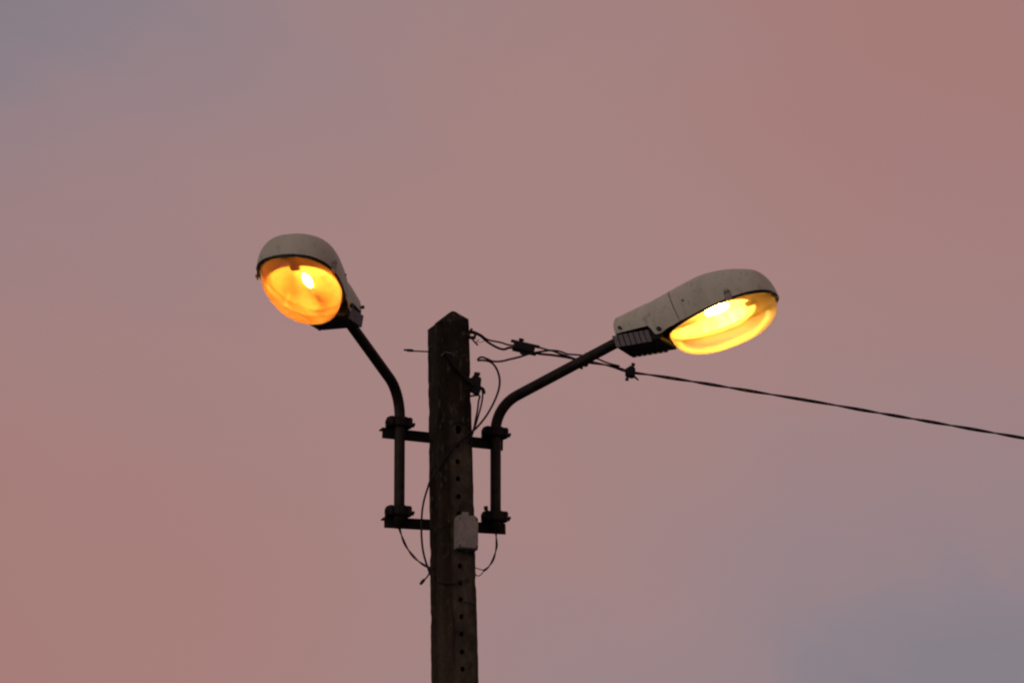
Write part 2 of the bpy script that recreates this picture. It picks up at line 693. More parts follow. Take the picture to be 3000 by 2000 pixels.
def crossbar(name, pl, pr, label):
    """pl, pr: pixels of the top corner of the front leg at the left and right end"""
    zc = plane_pt(*pl, -0.08).z
    n = -(hd(zc) + 0.004)
    a, b = plane_pt(*pl, n), plane_pt(*pr, n)
    ex = (b - a).normalized()
    eb = -NF
    ez = ex.cross(eb).normalized()
    mtx = Matrix((ex.to_4d(), eb.to_4d(), ez.to_4d(), (0, 0, 0, 1))).transposed()
    for i in range(3):
        mtx[3][i] = 0
        mtx[i][3] = 0
    mtx[3][3] = 1
    if ez.z < 0:
        raise ValueError
    L = (b - a).length
    root = empty(name, a)
    tag(root, label, 'crossbar', 'steel crossbars on the pole')
    prof = [(0, 0), (0.052, 0), (0.052, -0.006), (0.009, -0.006), (0.006, -0.009), (0.006, -0.050), (0, -0.050)]
    bm = bmesh.new()
    v0 = [bm.verts.new((0, y, z)) for y, z in prof]
    v1 = [bm.verts.new((L, y, z)) for y, z in prof]
    k = len(prof)
    for i in range(k):
        bm.faces.new((v0[i], v0[(i + 1) % k], v1[(i + 1) % k], v1[i]))
    bm.faces.new(v0[::-1])
    bm.faces.new(v1)
    bmesh.ops.recalc_face_normals(bm, faces=bm.faces[:])
    mw = Matrix.Translation(a) @ mtx
    obj('angle_iron', bm, 'bar', root, mw)
    # through bolt into the pole
    for x in (0.5 * L + 0.03,):
        obj('bolt', bolt_bm((x, 0.006, -0.026), (0, 1, 0), 0.022, 0.014), 'bolt', root, mw)
    return mw, n


bar_up, n_up = crossbar('crossbar', (1121, 1251), (1474, 1288), 'upper black angle iron crossbar holding both lamp arms to the pole')
bar_lo, n_lo = crossbar('crossbar', (1126, 1513), (1481, 1533), 'lower black angle iron crossbar behind the pale junction box')

# ------------------------------------------------------------------ street lamps
TUBE_R = 0.0245
TUBE_N = None


def egg(x, grow=0.0, e=2.25):
    """half width of the bowl opening along the lamp"""
    c, a = 0.552, 0.258 + grow
    u = (x - c) / a
    if abs(u) >= 1:
        return 0.0
    return (0.160 + grow) * (1 - abs(u) ** e) ** (1 / e) * (1 + 0.13 * u)


def interp(tab, x):
    if x <= tab[0][0]:
        return tab[0][1]
    for (x0, y0), (x1, y1) in zip(tab, tab[1:]):
        if x <= x1:
            u = (x - x0) / (x1 - x0)
            return y0 + (y1 - y0) * u
    return tab[-1][1]


TOP = [(0.0, 0.150), (0.012, 0.163), (0.03, 0.167), (0.31, 0.178), (0.45, 0.188), (0.53, 0.190), (0.60, 0.180), (0.65, 0.167), (0.69, 0.153),
       (0.745, 0.130), (0.778, 0.111), (0.799, 0.085), (0.811, 0.053), (0.818, 0.0)]
TOP = [(x, z + 0.013 * min(1, z / 0.1)) for x, z in TOP]
TOPS = [(p.x, p.y) for p in spline([(x, z, 0) for x, z in TOP], 6)]


def sq(x):
    return 0.36 - (0.36 - x) * 0.80 if x < 0.36 else x


def squeeze(bm):
    for v in bm.verts:
        v.co.x = sq(v.co.x)
    return bm


def shell_w(x):
    if x > 0.60:
        return max(egg(x, 0.012, 2.5), 0.0)
    k = egg(0.60, 0.012, 2.5)
    return interp([(0.0, 0.090), (0.012, 0.100), (0.04, 0.106), (0.22, 0.118), (0.31, 0.132), (0.42, 0.154), (0.52, 0.168), (0.60, k)], x)


def shell_bot(x):
    return interp([(0, 0.086), (0.03, 0.080), (0.205, 0.052), (0.228, -0.004), (0.265, -0.008), (0.30, 0.0), (0.82, 0.0)], x)


def shell_bm(x0, x1, nst, bulge=0.0, seam=0):
    bm = bmesh.new()
    K = 26
    rings = []
    for i in range(nst + 1):
        u = i / nst
        u = 1 - (1 - u) ** 1.7 if x1 > 0.7 else u
        x = x0 + (x1 - x0) * u
        w, zb, zt = shell_w(x), shell_bot(x), max(interp(TOPS, x), 0.0)
        w = max(w, 0.002) + bulge
        zt = max(zt, zb + 0.003) + bulge
        ring = []
        for k in range(K + 1):
            a = math.pi * k / K
            cy, sz = math.cos(a), math.sin(a)
            e = 2 / 2.7
            y = -w * math.copysign(abs(cy) ** e, cy) * (1 - 0.05 * sz)
            z = zb + (zt - zb) * abs(sz) ** e
            fall = (u if seam > 0 else 1 - u) ** 2
            ring.append(bm.verts.new((x + 0.030 * (1 - abs(sz) ** e) * fall - 0.006 * fall, y, z)))
        rings.append(ring)
    for a, b in zip(rings, rings[1:]):
        for k in range(K):
            bm.faces.new((a[k], a[k + 1], b[k + 1], b[k]))
    return bm, rings


def thicken(bm, t):
    """give a sheet a thickness inwards, with edge walls"""
    bmesh.ops.recalc_face_normals(bm, faces=bm.faces[:])
    # make normals point away from the lamp axis
    s = 0
    for f in bm.faces:
        c = f.calc_center_median()
        s += f.normal.dot(Vector((0, c.y, c.z - 0.05)))
    if s < 0:
        bmesh.ops.reverse_faces(bm, faces=bm.faces[:])
    bmesh.ops.solidify(bm, geom=bm.faces[:], thickness=t)
    return smooth(bm, 0.7)


def head_meshes():
    D = {}
    bm, r = shell_bm(0.376, 0.8175, 34, 0, -1)
    D['canopy'] = thicken(bm, 0.004)
    bm, r = shell_bm(0.0, 0.372, 28, 0, 1)
    bm.faces.new(r[0])                                       # closed rear wall
    D['rear_cover'] = thicken(bm, 0.004)
    # frame plate between shell and bowl, and its lip
    bm = bmesh.new()
    xs = [0.292 + (0.8155 - 0.292) * (0.5 - 0.5 * math.cos(math.pi * i / 60)) for i in range(61)]
    for sgn in (-1, 1):
        prev = None
        for x in xs:
            yo, yi = max(shell_w(x) - 0.004, 0.001), max(egg(x, -0.004), 0.0)
            yi = min(yi, yo - 0.001)
            q = (bm.verts.new((x, sgn * yi, 0.002)), bm.verts.new((x, sgn * yo, 0.002)))
            if prev:
                f = (prev[0], prev[1], q[1], q[0])
                bm.faces.new(f if sgn < 0 else f[::-1])
            prev = q
    bmesh.ops.solidify(bm, geom=bm.faces[:], thickness=0.004)
    D['bowl_frame'] = bm
    # dull inner panel between the reflector's mouth and the rim
    bm = bmesh.new()
    ra, rb = [], []
    for i in range(64):
        t = 2 * math.pi * i / 64
        e = 2 / 2.25
        u = math.copysign(abs(math.cos(t)) ** e, math.cos(t))
        v = math.copysign(abs(math.sin(t)) ** e, math.sin(t))
        ra.append(bm.verts.new((0.500 + 0.204 * u, 0.145 * v * (1 + 0.13 * u), 0.0035)))
        rb.append(bm.verts.new((0.552 + 0.256 * u, 0.158 * v * (1 + 0.13 * u), 0.0035)))
    for i in range(64):
        bm.faces.new((ra[i], rb[i], rb[(i + 1) % 64], ra[(i + 1) % 64]))
    bmesh.ops.solidify(bm, geom=bm.faces[:], thickness=0.003)
    D['inner_panel'] = bm
    # gasket
    pts = []
    for i in range(97):
        a = 2 * math.pi * i / 96
        e = 2 / 2.25
        u = math.copysign(abs(math.cos(a)) ** e, math.cos(a))
        x = 0.552 + 0.2645 * u
        y = 0.1665 * math.copysign(abs(math.sin(a)) ** e, math.sin(a)) * (1 + 0.13 * u)
        pts.append(Vector((x, y, -0.004)))
    D['gasket'] = tube(pts, 0.0062, 8, cap=False)

    def dome(a, b, h, n, sgn, z0, flange=0.0, taper=0.13, rings=20, segs=64, shift=0.0, cx=0.552):
        bm = bmesh.new()
        R = []
        lev = [(1.0, 0.0)]
        for j in range(1, rings + 1):
            ph = math.pi / 2 * j / rings
            lev.append((math.cos(ph) ** (2 / n), math.sin(ph) ** (2 / n)))
        if flange:
            lev.insert(0, (1 + flange, 0.0))
        for j, (s, z) in enumerate(lev[:-1]):
            ring = []
            for i in range(segs):
                t = 2 * math.pi * i / segs
                e = 2 / 2.25
                u = math.copysign(abs(math.cos(t)) ** e, math.cos(t))
                v = math.copysign(abs(math.sin(t)) ** e, math.sin(t))
                x = cx + a * u * s + shift * z
                y = b * v * s * (1 + taper * u * s)
                ring.append(bm.verts.new((x, y, z0 + sgn * h * z)))
            R.append(ring)
        tip = bm.verts.new((cx + shift, 0, z0 + sgn * h))
        for p, q in zip(R, R[1:]):
            for i in range(segs):
                bm.faces.new((p[i], p[(i + 1) % segs], q[(i + 1) % segs], q[i]))
        for i in range(segs):
            bm.faces.new((R[-1][i], R[-1][(i + 1) % segs], tip))
        bmesh.ops.recalc_face_normals(bm, faces=bm.faces[:])
        return smooth(bm, 1.2)
    D['bowl'] = dome(0.256, 0.158, 0.134, 2.5, -1, -0.006, flange=0.05, shift=0.004)
    D['reflector'] = dome(0.205, 0.146, 0.125, 2.3, 1, 0.003, shift=0.0, cx=0.500)
    # sodium bulb: oval envelope with a neck towards the socket
    prof = [(0.485, 0.012), (0.495, 0.014), (0.507, 0.017), (0.520, 0.020), (0.540, 0.022), (0.563, 0.021), (0.580, 0.017), (0.592, 0.011), (0.597, 0.004)]
    D['bulb'] = tube(spline([(x, 0, 0.036) for x, r in prof], 1), [r * 0.8 for x, r in prof], 20)
    D['lamp_socket'] = tube([(0.315, 0, 0.046), (0.440, 0, 0.037), (0.441, 0, 0.037), (0.488, 0, 0.036)], [0.020, 0.020, 0.015, 0.013], 16)
    # front bracket that steadies the bulb
    bm = tube(spline([(0.795, 0.0, -0.006), (0.775, 0.0, -0.008), (0.735, 0.002, -0.006), (0.690, 0.006, 0.004)], 4), 0.008, 8)
    box(bm, (0.672, -0.014, -0.002), (0.704, 0.026, 0.012), None, 0.003)
    box(bm, (0.755, -0.018, -0.010), (0.795, 0.018, 0.0))
    D['bulb_bracket'] = bm
    # gear tray below the rear
    bm = bmesh.new()

    def tw(x):
        return interp([(-0.03, 0.096), (0.2, 0.100), (0.30, 0.102)], x)

    def tb(x):
        return interp([(-0.03, 0.028), (0.30, -0.036)], x)

    def tt(x):
        return interp([(-0.03, 0.084), (0.30, 0.020)], x)
    rings = []
    for x in (-0.024, -0.016, 0.10, 0.18, 0.22, 0.252, 0.260):
        ins = 0.012 if x in (-0.024, 0.260) else 0.0
        w, b, t = tw(x) - ins, tb(x) + ins * 0.6, tt(x)
        rings.append([bm.verts.new(v) for v in ((x, -w, t), (x, -w, b + 0.006), (x, -w + 0.008, b), (x, w - 0.008, b), (x, w, b + 0.006), (x, w, t))])
    for a, b in zip(rings, rings[1:]):
        for k in range(6):
            bm.faces.new((a[k], a[(k + 1) % 6], b[(k + 1) % 6], b[k]))
    bm.faces.new(rings[0][::-1])
    bm.faces.new(rings[-1])
    bmesh.ops.recalc_face_normals(bm, faces=bm.faces[:])
    D['gear_tray'] = bm
    D['_fin'] = (tw, tb, tt)
    return D


def fin_mesh(D, i, sgn):
    tw, tb, tt = D['_fin']
    x0 = -0.012 + 0.0310 * i
    x1 = x0 + 0.0250
    bm = bmesh.new()
    vs = []
    for x in (x0, x1):
        w = tw(x)
        vs.append([bm.verts.new(v) for v in ((x, sgn * (w + 0.008), tt(x) - 0.002), (x, sgn * (w + 0.004), tb(x) - 0.003),
                                             (x, sgn * (w - 0.004), tb(x) - 0.003), (x, sgn * (w - 0.002), tt(x) - 0.002))])
    a, b = vs
    for k in range(4):
        bm.faces.new((a[k], a[(k + 1) % 4], b[(k + 1) % 4], b[k]))
    bm.faces.new(a[::-1])
    bm.faces.new(b)
    bmesh.ops.recalc_face_normals(bm, faces=bm.faces[:])
    return bm


HEAD = None


def street_lamp(label, base, z_low, az, z_bend, r_entry, head_az, beta, bowl, bulb, hx=0.0, hz=0.0, refl_mat='reflector', bulb_k=1.0):
    """base: point of the arm's upright at its clamp; az: heading of the arm (from +X, clockwise to the viewer)"""
    global HEAD
    root = empty('street_lamp', (base.x, base.y, z_low))
    tag(root, label, 'street lamp', 'street lamps on the pole')
    d = Vector((math.cos(az), math.sin(az), 0))
    Z = Vector((0, 0, 1))
    R, tilt = 0.17, rad(22)
    b0 = Vector((base.x, base.y, 0))
    pts = [b0 + Z * z_low, b0 + Z * (z_low + 0.15), b0 + Z * (z_bend - 0.1), b0 + Z * z_bend]
    for k in range(1, 13):
        a = (math.pi / 2 - tilt) * k / 12
        pts.append(b0 + Z * (z_bend + R * math.sin(a)) + d * (R * (1 - math.cos(a))))
    end = pts[-1]
    r0 = R * (1 - math.sin(tilt))
    entry = end + (d + Z * math.tan(tilt)) * (r_entry - r0)
    pts += [end.lerp(entry, 0.5), entry, entry + (d + Z * math.tan(tilt)) * 0.12]
    obj('arm', tube(pts, TUBE_R, 18), 'steel', root)
    dh = Vector((math.cos(head_az), math.sin(head_az), 0))
    ex = dh * math.cos(beta) + Z * math.sin(beta)
    ez = -dh * math.sin(beta) + Z * math.cos(beta)
    ey = ez.cross(ex)
    mw = Matrix(((ex.x, ey.x, ez.x, 0), (ex.y, ey.y, ez.y, 0), (ex.z, ey.z, ez.z, 0), (0, 0, 0, 1)))
    mw = Matrix.Translation(entry) @ mw @ Matrix.Translation((-0.030 + hx, 0, -0.090 + hz))
    if HEAD is None:
        D = head_meshes()
        HEAD = {'_fin': D['_fin']}
        for k, v in D.items():
            if k[0] != '_':
                me = bpy.data.meshes.new(k)
                v.to_mesh(me)
                v.free()
                for vv in me.vertices:
                    if k in ('canopy', 'rear_cover', 'gear_tray'):
                        vv.co.x = sq(vv.co.x)
                HEAD[k] = me
        HEAD['fins'] = []
        for i in range(7):
            for sgn in (-1, 1):
                me = bpy.data.meshes.new('fin')
                b = squeeze(fin_mesh(D, i, sgn))
                b.to_mesh(me)
                b.free()
                HEAD['fins'].append(me)
    H = HEAD
    can = obj('canopy', H['canopy'], 'canopy', root, mw)
    rear = obj('rear_cover', H['rear_cover'], 'canopy', root, mw)
    obj('bowl_frame', H['bowl_frame'], 'rubber', root, mw)
    obj('gasket', H['gasket'], 'rubber', root, mw)
    obj('bowl', H['bowl'].copy(), bowl, root, mw)
    obj('inner_panel', H['inner_panel'], 'panel', root, mw)
    refl = obj('reflector', H['reflector'].copy(), refl_mat, root, mw)
    bme = H['bulb'].copy()
    for v in bme.vertices:
        v.co = Vector((0.486 + (v.co.x - 0.486) * bulb_k, v.co.y * bulb_k, 0.036 + (v.co.z - 0.036) * bulb_k))
    obj('bulb', bme, bulb, root, mw)
    obj('lamp_socket', H['lamp_socket'], 'ceramic', refl, mw)
    obj('bulb_bracket', H['bulb_bracket'], 'rubber', refl, mw)
    tray = obj('gear_tray', H['gear_tray'], 'tray', root, mw)
    for me in H['fins']:
        obj('fin', me, 'fin', tray, mw)
    for sgn in (-1, 1):
        # latch on the side of the canopy
        x, y = 0.655, sgn * shell_w(0.655)
        bm = bmesh.new()
        box(bm, (x - 0.014, y - 0.004, 0.000), (x + 0.014, y + 0.006 * sgn + 0.004, 0.034), None, 0.003)
        box(bm, (x - 0.011, y + (0.006 if sgn > 0 else -0.012), 0.026), (x + 0.011, y + (0.012 if sgn > 0 else -0.006), 0.040), None, 0.002)
        box(bm, (x - 0.016, y - 0.006, -0.014), (x + 0.016, y + 0.010 * sgn + 0.002, 0.000), None, 0.003)
        obj('latch', bm, 'latch', can, mw)
        obj('screw', bolt_bm((sq(0.270), sgn * 0.118, 0.012), (0, sgn, 0), 0.020, 0.011), 'rubber', rear, mw)
        obj('screw', bolt_bm((sq(0.045), sgn * 0.100, 0.098), (0, sgn, 0), 0.020, 0.008), 'rubber', rear, mw)
        obj('screw', bolt_bm((0.44, sgn * 0.146, 0.085), (0, sgn, 0), 0.006, 0.005), 'rubber', can, mw)
    bm = bmesh.new()
    box(bm, (0.806, -0.014, -0.013), (0.824, 0.014, 0.003), None, 0.005)
    obj('hinge', bm, 'rubber', can, mw)
    return root


def pole_n(py):
    z = plane_pt(1320, py, -0.08).z
    return -(hd(z) + 0.004) + TUBE_R + 0.001


bl = plane_pt(1171, 1240, pole_n(1265))
br = plane_pt(1452, 1275, pole_n(1265))
z_low_l = plane_pt(1171, 1545, pole_n(1530)).z
z_low_r = plane_pt(1452, 1560, pole_n(1530)).z
lampL = street_lamp('left street lamp with orange glowing bowl, its arm bending towards the viewer', bl, z_low_l, rad(180 + 64.5),
                    bl.z + 0.03, 0.585, rad(180 + 72), rad(12.5), 'bowl_amber', 'bulb_dim', -0.040, -0.014, 'reflector_dimmed', 0.72)
lampR = street_lamp('right street lamp with bright yellow bowl, seen from the side over the overhead cable', br, z_low_r, rad(-23),
                    br.z + 0.02, 0.59, rad(-23), rad(17), 'bowl_gold', 'bulb_bright', 0.0, 0.009)

# ------------------------------------------------------------------ pipe clamps


def pipe_clamp(c, mw_bar, label, tall_bolt=False, flip=1):
    """c: centre on the tube axis at the level of the bar top"""
    rot = mw_bar.to_3x3().to_4x4()
    mw = Matrix.Translation(c) @ rot
    root = empty('pipe_clamp', c)
    tag(root, label, 'clamp', 'pipe clamps on the crossbars')
    poly = []
    r = TUBE_R + 0.008
    poly += [(-0.061, 0.006), (-0.056, -0.018), (-0.044, -0.031)]
    for k in range(9):
        a = math.pi + math.pi * k / 8
        poly.append((r * math.cos(a), r * math.sin(a) * 0.45 - 0.024))
    poly += [(0.044, -0.031), (0.056, -0.018), (0.061, 0.006), (0.052, 0.052), (-0.052, 0.052)]
    bm = bmesh.new()
    prism(bm, poly, 0.001, 0.047)
    bmesh.ops.recalc_face_normals(bm, faces=bm.faces[:])
    es = [e for e in bm.edges if abs(e.verts[0].co.z - e.verts[1].co.z) < 1e-5]
    bmesh.ops.bevel(bm, geom=es, offset=0.007, segments=2, profile=0.5, affect='EDGES')
    obj('strap', bm, 'bar', root, mw)
    for sgn in (-1, 1):
        obj('bolt', bolt_bm((sgn * 0.054, -0.006, 0.020), (sgn * 0.8, -0.45, -0.5), 0.015, 0.012), 'bar', root, mw)
    if tall_bolt:
        obj('bolt', bolt_bm((-0.040, 0.01, 0.038), (-0.05, 0, 1), 0.034, 0.010), 'bolt', root, mw)
    return root


def on_tube(base, mw_bar):
    """centre of the tube where the bar's top plane crosses it"""
    o = mw_bar.to_translation()
    nrm = mw_bar.to_3x3() @ Vector((0, 0, 1))
    t = nrm.dot(o - base) / nrm.z
    return base + Vector((0, 0, t))


pipe_clamp(on_tube(bl, bar_up), bar_up, 'dark pipe clamp on the left end of the upper crossbar')
pipe_clamp(on_tube(br, bar_up), bar_up, 'dark pipe clamp on the right end of the upper crossbar')
pipe_clamp(on_tube(bl, bar_lo), bar_lo, 'dark pipe clamp on the left end of the lower crossbar')
pipe_clamp(on_tube(br, bar_lo), bar_lo, 'dark pipe clamp with upright bolt on the right end of the lower crossbar', True)

# ------------------------------------------------------------------ junction box on the pole
jc = face_pt(1361, 1563, 0.0)
mwj = Matrix.Translation(jc) @ Matrix(((U.x, -NF.x, 0, 0), (U.y, -NF.y, 0, 0), (0, 0, 1, 0), (0, 0, 0, 1)))
root = empty('junction_box', jc)
tag(root, 'pale grey plastic junction box on the face of the concrete pole', 'junction box')
bm = bmesh.new()
w, h = 0.052, 0.078
poly = [(-w, -h), (w, -h), (w, h - 0.016), (w - 0.004, h - 0.006), (w - 0.012, h), (-w + 0.016, h), (-w + 0.006, h - 0.006), (-w, h - 0.02)]
prism(bm, poly, 0.0, 0.038, Matrix(((1, 0, 0, 0), (0, 0, -1, 0), (0, 1, 0, 0), (0, 0, 0, 1))))
bmesh.ops.recalc_face_normals(bm, faces=bm.faces[:])
bmesh.ops.bevel(bm, geom=[e for e in bm.edges], offset=0.003, segments=2, profile=0.6, affect='EDGES')
obj('case', bm, 'plastic', root, mwj)
bm = bmesh.new()
box(bm, (-w + 0.003, -0.049, -h + 0.003), (w - 0.003, -0.040, h - 0.012), None, 0.004)
lid = obj('lid', bm, 'plastic', root, mwj)
for sx in (-1, 1):
    for sz in (-1, 1):
        obj('screw', bolt_bm((sx * 0.040, -0.048, sz * 0.062 - 0.004), (0, -1, 0), 0.004, 0.0045), 'bolt', lid, mwj)
bm = bmesh.new()
box(bm, (-0.016, -0.016, h), (0.014, 0.0, h + 0.020), None, 0.003)
obj('clip', bm, 'plastic', root, mwj)
obj('cable_gland', tube([(0.005, -0.02, -h), (0.005, -0.02, -h - 0.018)], 0.010, 12), 'rubber', root, mwj)

# ------------------------------------------------------------------ wires


def px_path(pts, n=6):
    """pts: (px, py, Y) on an upright plane, or (px, py, ('f', off)) just off the pole's wide face"""
    out = []
    for x, y, Y in pts:
        out.append(face_pt(x, y, Y[1]) if isinstance(Y, tuple) else at(x, y, Y))
    return spline(out, n)


def wire(name, pts, r, label, cat='cable', mat='wire', seg=8, n=6):
    o = obj(name, tube(px_path(pts, n), r, seg), mat)
    return tag(o, label, cat)


def pair(name, pts, r, pitch, label, off=None, step=0.012, phase=0.0, group=None):
    path = resample(px_path(pts, 8), step)
    root = empty(name, path[0])
    tag(root, label, 'cable', group)
    for k in range(2):
        obj('strand', strands(path, r, pitch, phase + math.pi * k, off), 'wire', root)
    return root


Y0 = 0.06
# the overhead service line: single twisted pair leaving to the right
YR = 0.55
line = [(1848, 1090, 0.20), (1913, 1099, 0.23), (2040, 1119, 0.28), (2168, 1140, 0.33), (2398, 1178, 0.40), (2551, 1205, 0.45), (2742, 1238, 0.50),
        (3000, 1283, YR), (3300, 1336, 0.65), (3800, 1424, 0.80), (4600, 1560, 1.05), (6000, 1790, 1.5)]
pair('overhead_cable', [(1700, 1057, 0.14), (1760, 1066, 0.16), (1800, 1075, 0.18)] + line, 0.0040, 0.40,
     'long twisted black overhead cable running off to the right edge', off=0.0040)
wire('cable_strand', [(1371, 970, Y0), (1388, 971, Y0), (1409, 981, Y0), (1430, 995, Y0), (1467, 1003, Y0 + .01), (1495, 1011, Y0 + .02), (1540, 1013, Y0 + .03),
                      (1580, 1018, Y0 + .05), (1607, 1025, 0.11), (1631, 1027, 0.12), (1647, 1031, 0.125), (1664, 1037, 0.13), (1700, 1040, 0.14), (1745, 1049, 0.15),
                      (1780, 1063, 0.16), (1815, 1072, 0.18)], 0.0042, 'upper strand of the cable tied to the pole top, passing behind the right lamp arm')
wire('cable_strand', [(1374, 974, Y0 + .006), (1390, 976, Y0 + .006), (1408, 984, Y0 + .006), (1428, 1001, Y0), (1455, 1017, Y0), (1476, 1023, Y0 + .01), (1496, 1018, Y0 + .02), (1540, 1024, Y0 + .03),
                      (1573, 1035, Y0 + .04), (1619, 1040, 0.11), (1664, 1047, 0.12), (1700, 1055, 0.14)], 0.0056,
     'lower sagging strand of the cable tied to the pole top')
# looped tail and the drop that comes down the pole
wire('cable_tail', [(1399, 1055, 0.02), (1403, 1049, 0.02), (1412, 1046, 0.02), (1428, 1051, 0.025), (1444, 1058, 0.03), (1468, 1058, 0.04), (1490, 1053, 0.05),
                    (1523, 1045, 0.06), (1552, 1036, 0.07), (1595, 1028, 0.09), (1617, 1027, 0.10), (1640, 1036, 0.11), (1662, 1043, 0.12), (1690, 1053, 0.13)], 0.0048,
     'black cable tail ending in a small loop right of the pole')
wire('cable_drop', [(1399, 1056, 0.015), (1412, 1055, 0.015), (1428, 1057, 0.02), (1440, 1062, 0.02), (1452, 1075, 0.015), (1461, 1096, 0.01), (1464, 1120, 0.0), (1459, 1148, -0.02), (1445, 1182, -0.045),
                    (1425, 1217, -0.065), (1403, 1245, -0.075), (1388, 1260, -0.082), (1376, 1268, ('f', .006)), (1352, 1290, ('f', .006)), (1325, 1315, ('f', .006)), (1300, 1345, ('f', .007)),
                    (1282, 1375, ('f', .006)), (1262, 1404, -0.11), (1252, 1432, -0.11), (1243, 1462, -0.10), (1237, 1495, -0.095), (1235, 1530, -0.095),
                    (1235, 1570, -0.095), (1239, 1610, -0.095), (1247, 1643, -0.10), (1257, 1668, -0.105), (1268, 1690, -0.11)], 0.0050,
     'black cable looping down across the face of the pole to its left side', n=8)
wire('cable_drop', [(1377, 1160, 0.0), (1404, 1158, -0.01), (1402, 1175, -0.02), (1399, 1200, -0.04), (1393, 1230, -0.06), (1388, 1255, -0.075), (1381, 1275, -0.083), (1374, 1300, ('f', .005))],
     0.0044, 'left of two thin wires hanging from the connector beside the pole')
wire('cable_drop', [(1405, 1140, -0.01), (1412, 1139, -0.012), (1414, 1160, -0.02), (1409, 1190, -0.04), (1402, 1215, -0.055), (1394, 1243, -0.07), (1387, 1262, -0.08), (1380, 1285, -0.084)],
     0.0042, 'right of two thin wires hanging from the connector beside the pole')
# wires below the lower bar
pair('lamp_lead', [(1170, 1545, -0.02), (1174, 1560, -0.02), (1185, 1590, -0.025), (1198, 1612, -0.03), (1215, 1633, -0.05), (1236, 1650, -0.07), (1256, 1661, -0.09), (1272, 1664, -0.11)],
     0.0030, 0.16, 'twisted black lead hanging from the left end of the lower crossbar', phase=0.4)
wire('wire_end', [(1272, 1660, -0.112), (1262, 1670, -0.112), (1252, 1688, -0.112), (1243, 1697, -0.112)], 0.0036, 'thin black wire holding the capped end left of the pole', 'wire')
bm = tube(px_path([(1244, 1696, -0.112), (1240, 1700, -0.112), (1236, 1705, -0.112), (1231, 1711, -0.112)], 2), [0.005, 0.0066, 0.0076, 0.0074, 0.0074, 0.0070, 0.0050], 10)
tag(obj('end_cap', bm, 'wire'), 'small black sleeve capping a wire end low left of the pole', 'end cap')
wire('thin_wire', [(1252, 1664, -0.110), (1257, 1678, -0.112), (1263, 1688, -0.112), (1272, 1693, -0.112)], 0.0018, 'hair thin wire beside the capped end left of the pole', 'wire')
pair('lamp_lead', [(1453, 1562, 0.12), (1454, 1575, 0.12), (1455, 1597, 0.115), (1452, 1615, 0.105), (1446, 1635, 0.095), (1437, 1652, 0.085), (1426, 1665, 0.075), (1416, 1671, 0.07)],
     0.0028, 0.17, 'twisted black lead hanging from the right end of the lower crossbar', phase=1.2)
wire('thin_wire', [(1418, 1670, 0.07), (1404, 1666, 0.05), (1392, 1662, 0.03), (1380, 1660, 0.01)], 0.0022, 'upper thin wire running from the right lead into the pole', 'wire')
wire('thin_wire', [(1418, 1670, 0.07), (1412, 1679, 0.06), (1403, 1686, 0.05), (1396, 1684, 0.03), (1388, 1676, 0.01), (1380, 1670, 0.01)], 0.0022, 'lower looping thin wire between the right lead and the pole', 'wire')
wire('wire_tie', [(1349, 1761, ('f', .002)), (1365, 1762, ('f', .004)), (1385, 1766, ('f', .004)), (1394, 1771, ('f', .004)), (1395, 1775, ('f', -.01))], 0.0024,
     'short wire tie beside a hole low on the pole', 'wire', 'bolt')
wire('wire_tie', [(1262, 1696, -0.118), (1275, 1702, ('f', .003)), (1300, 1708, ('f', .004)), (1325, 1710, ('f', .004)), (1350, 1704, ('f', .004)), (1375, 1695, ('f', .004))], 0.0026,
     'thin dark wire sagging across the pole below the junction box', 'wire')

# ------------------------------------------------------------------ fittings


def along(p, q):
    ex = (q - p).normalized()
    ey = Vector((0, 1, 0))
    ez = ex.cross(ey).normalized()
    ey = ez.cross(ex)
    m = Matrix(((ex.x, ey.x, ez.x, 0), (ex.y, ey.y, ez.y, 0), (ex.z, ey.z, ez.z, 0), (0, 0, 0, 1)))
    return Matrix.Translation((p + q) / 2) @ m


# strain clamp in the line
a, b = at(1497, 1009, Y0 + .02), at(1572, 1026, Y0 + .04)
mw = along(a, b)
root = empty('strain_clamp', (a + b) / 2)
tag(root, 'black strain clamp on the cable between the pole and the right lamp arm', 'clamp')
bm = bmesh.new()
box(bm, (-0.048, -0.022, -0.020), (0.050, 0.022, 0.018), None, 0.006)
obj('body', bm, 'wire', root, mw)
bm = bmesh.new()
box(bm, (-0.064, -0.010, 0.012), (0.072, 0.010, 0.024), None, 0.004)
obj('upper_jaw', bm, 'wire', root, mw)
bm = bmesh.new()
box(bm, (-0.050, -0.012, -0.026), (0.062, 0.012, -0.012), None, 0.004)
obj('lower_jaw', bm, 'wire', root, mw)
obj('bolt', bolt_bm((-0.018, -0.004, 0.02), (0, 0, 1), 0.016, 0.013), 'wire', root, mw)
obj('bolt', bolt_bm((0.0, -0.004, -0.018), (0, 0, -1), 0.016, 0.013), 'wire', root, mw)


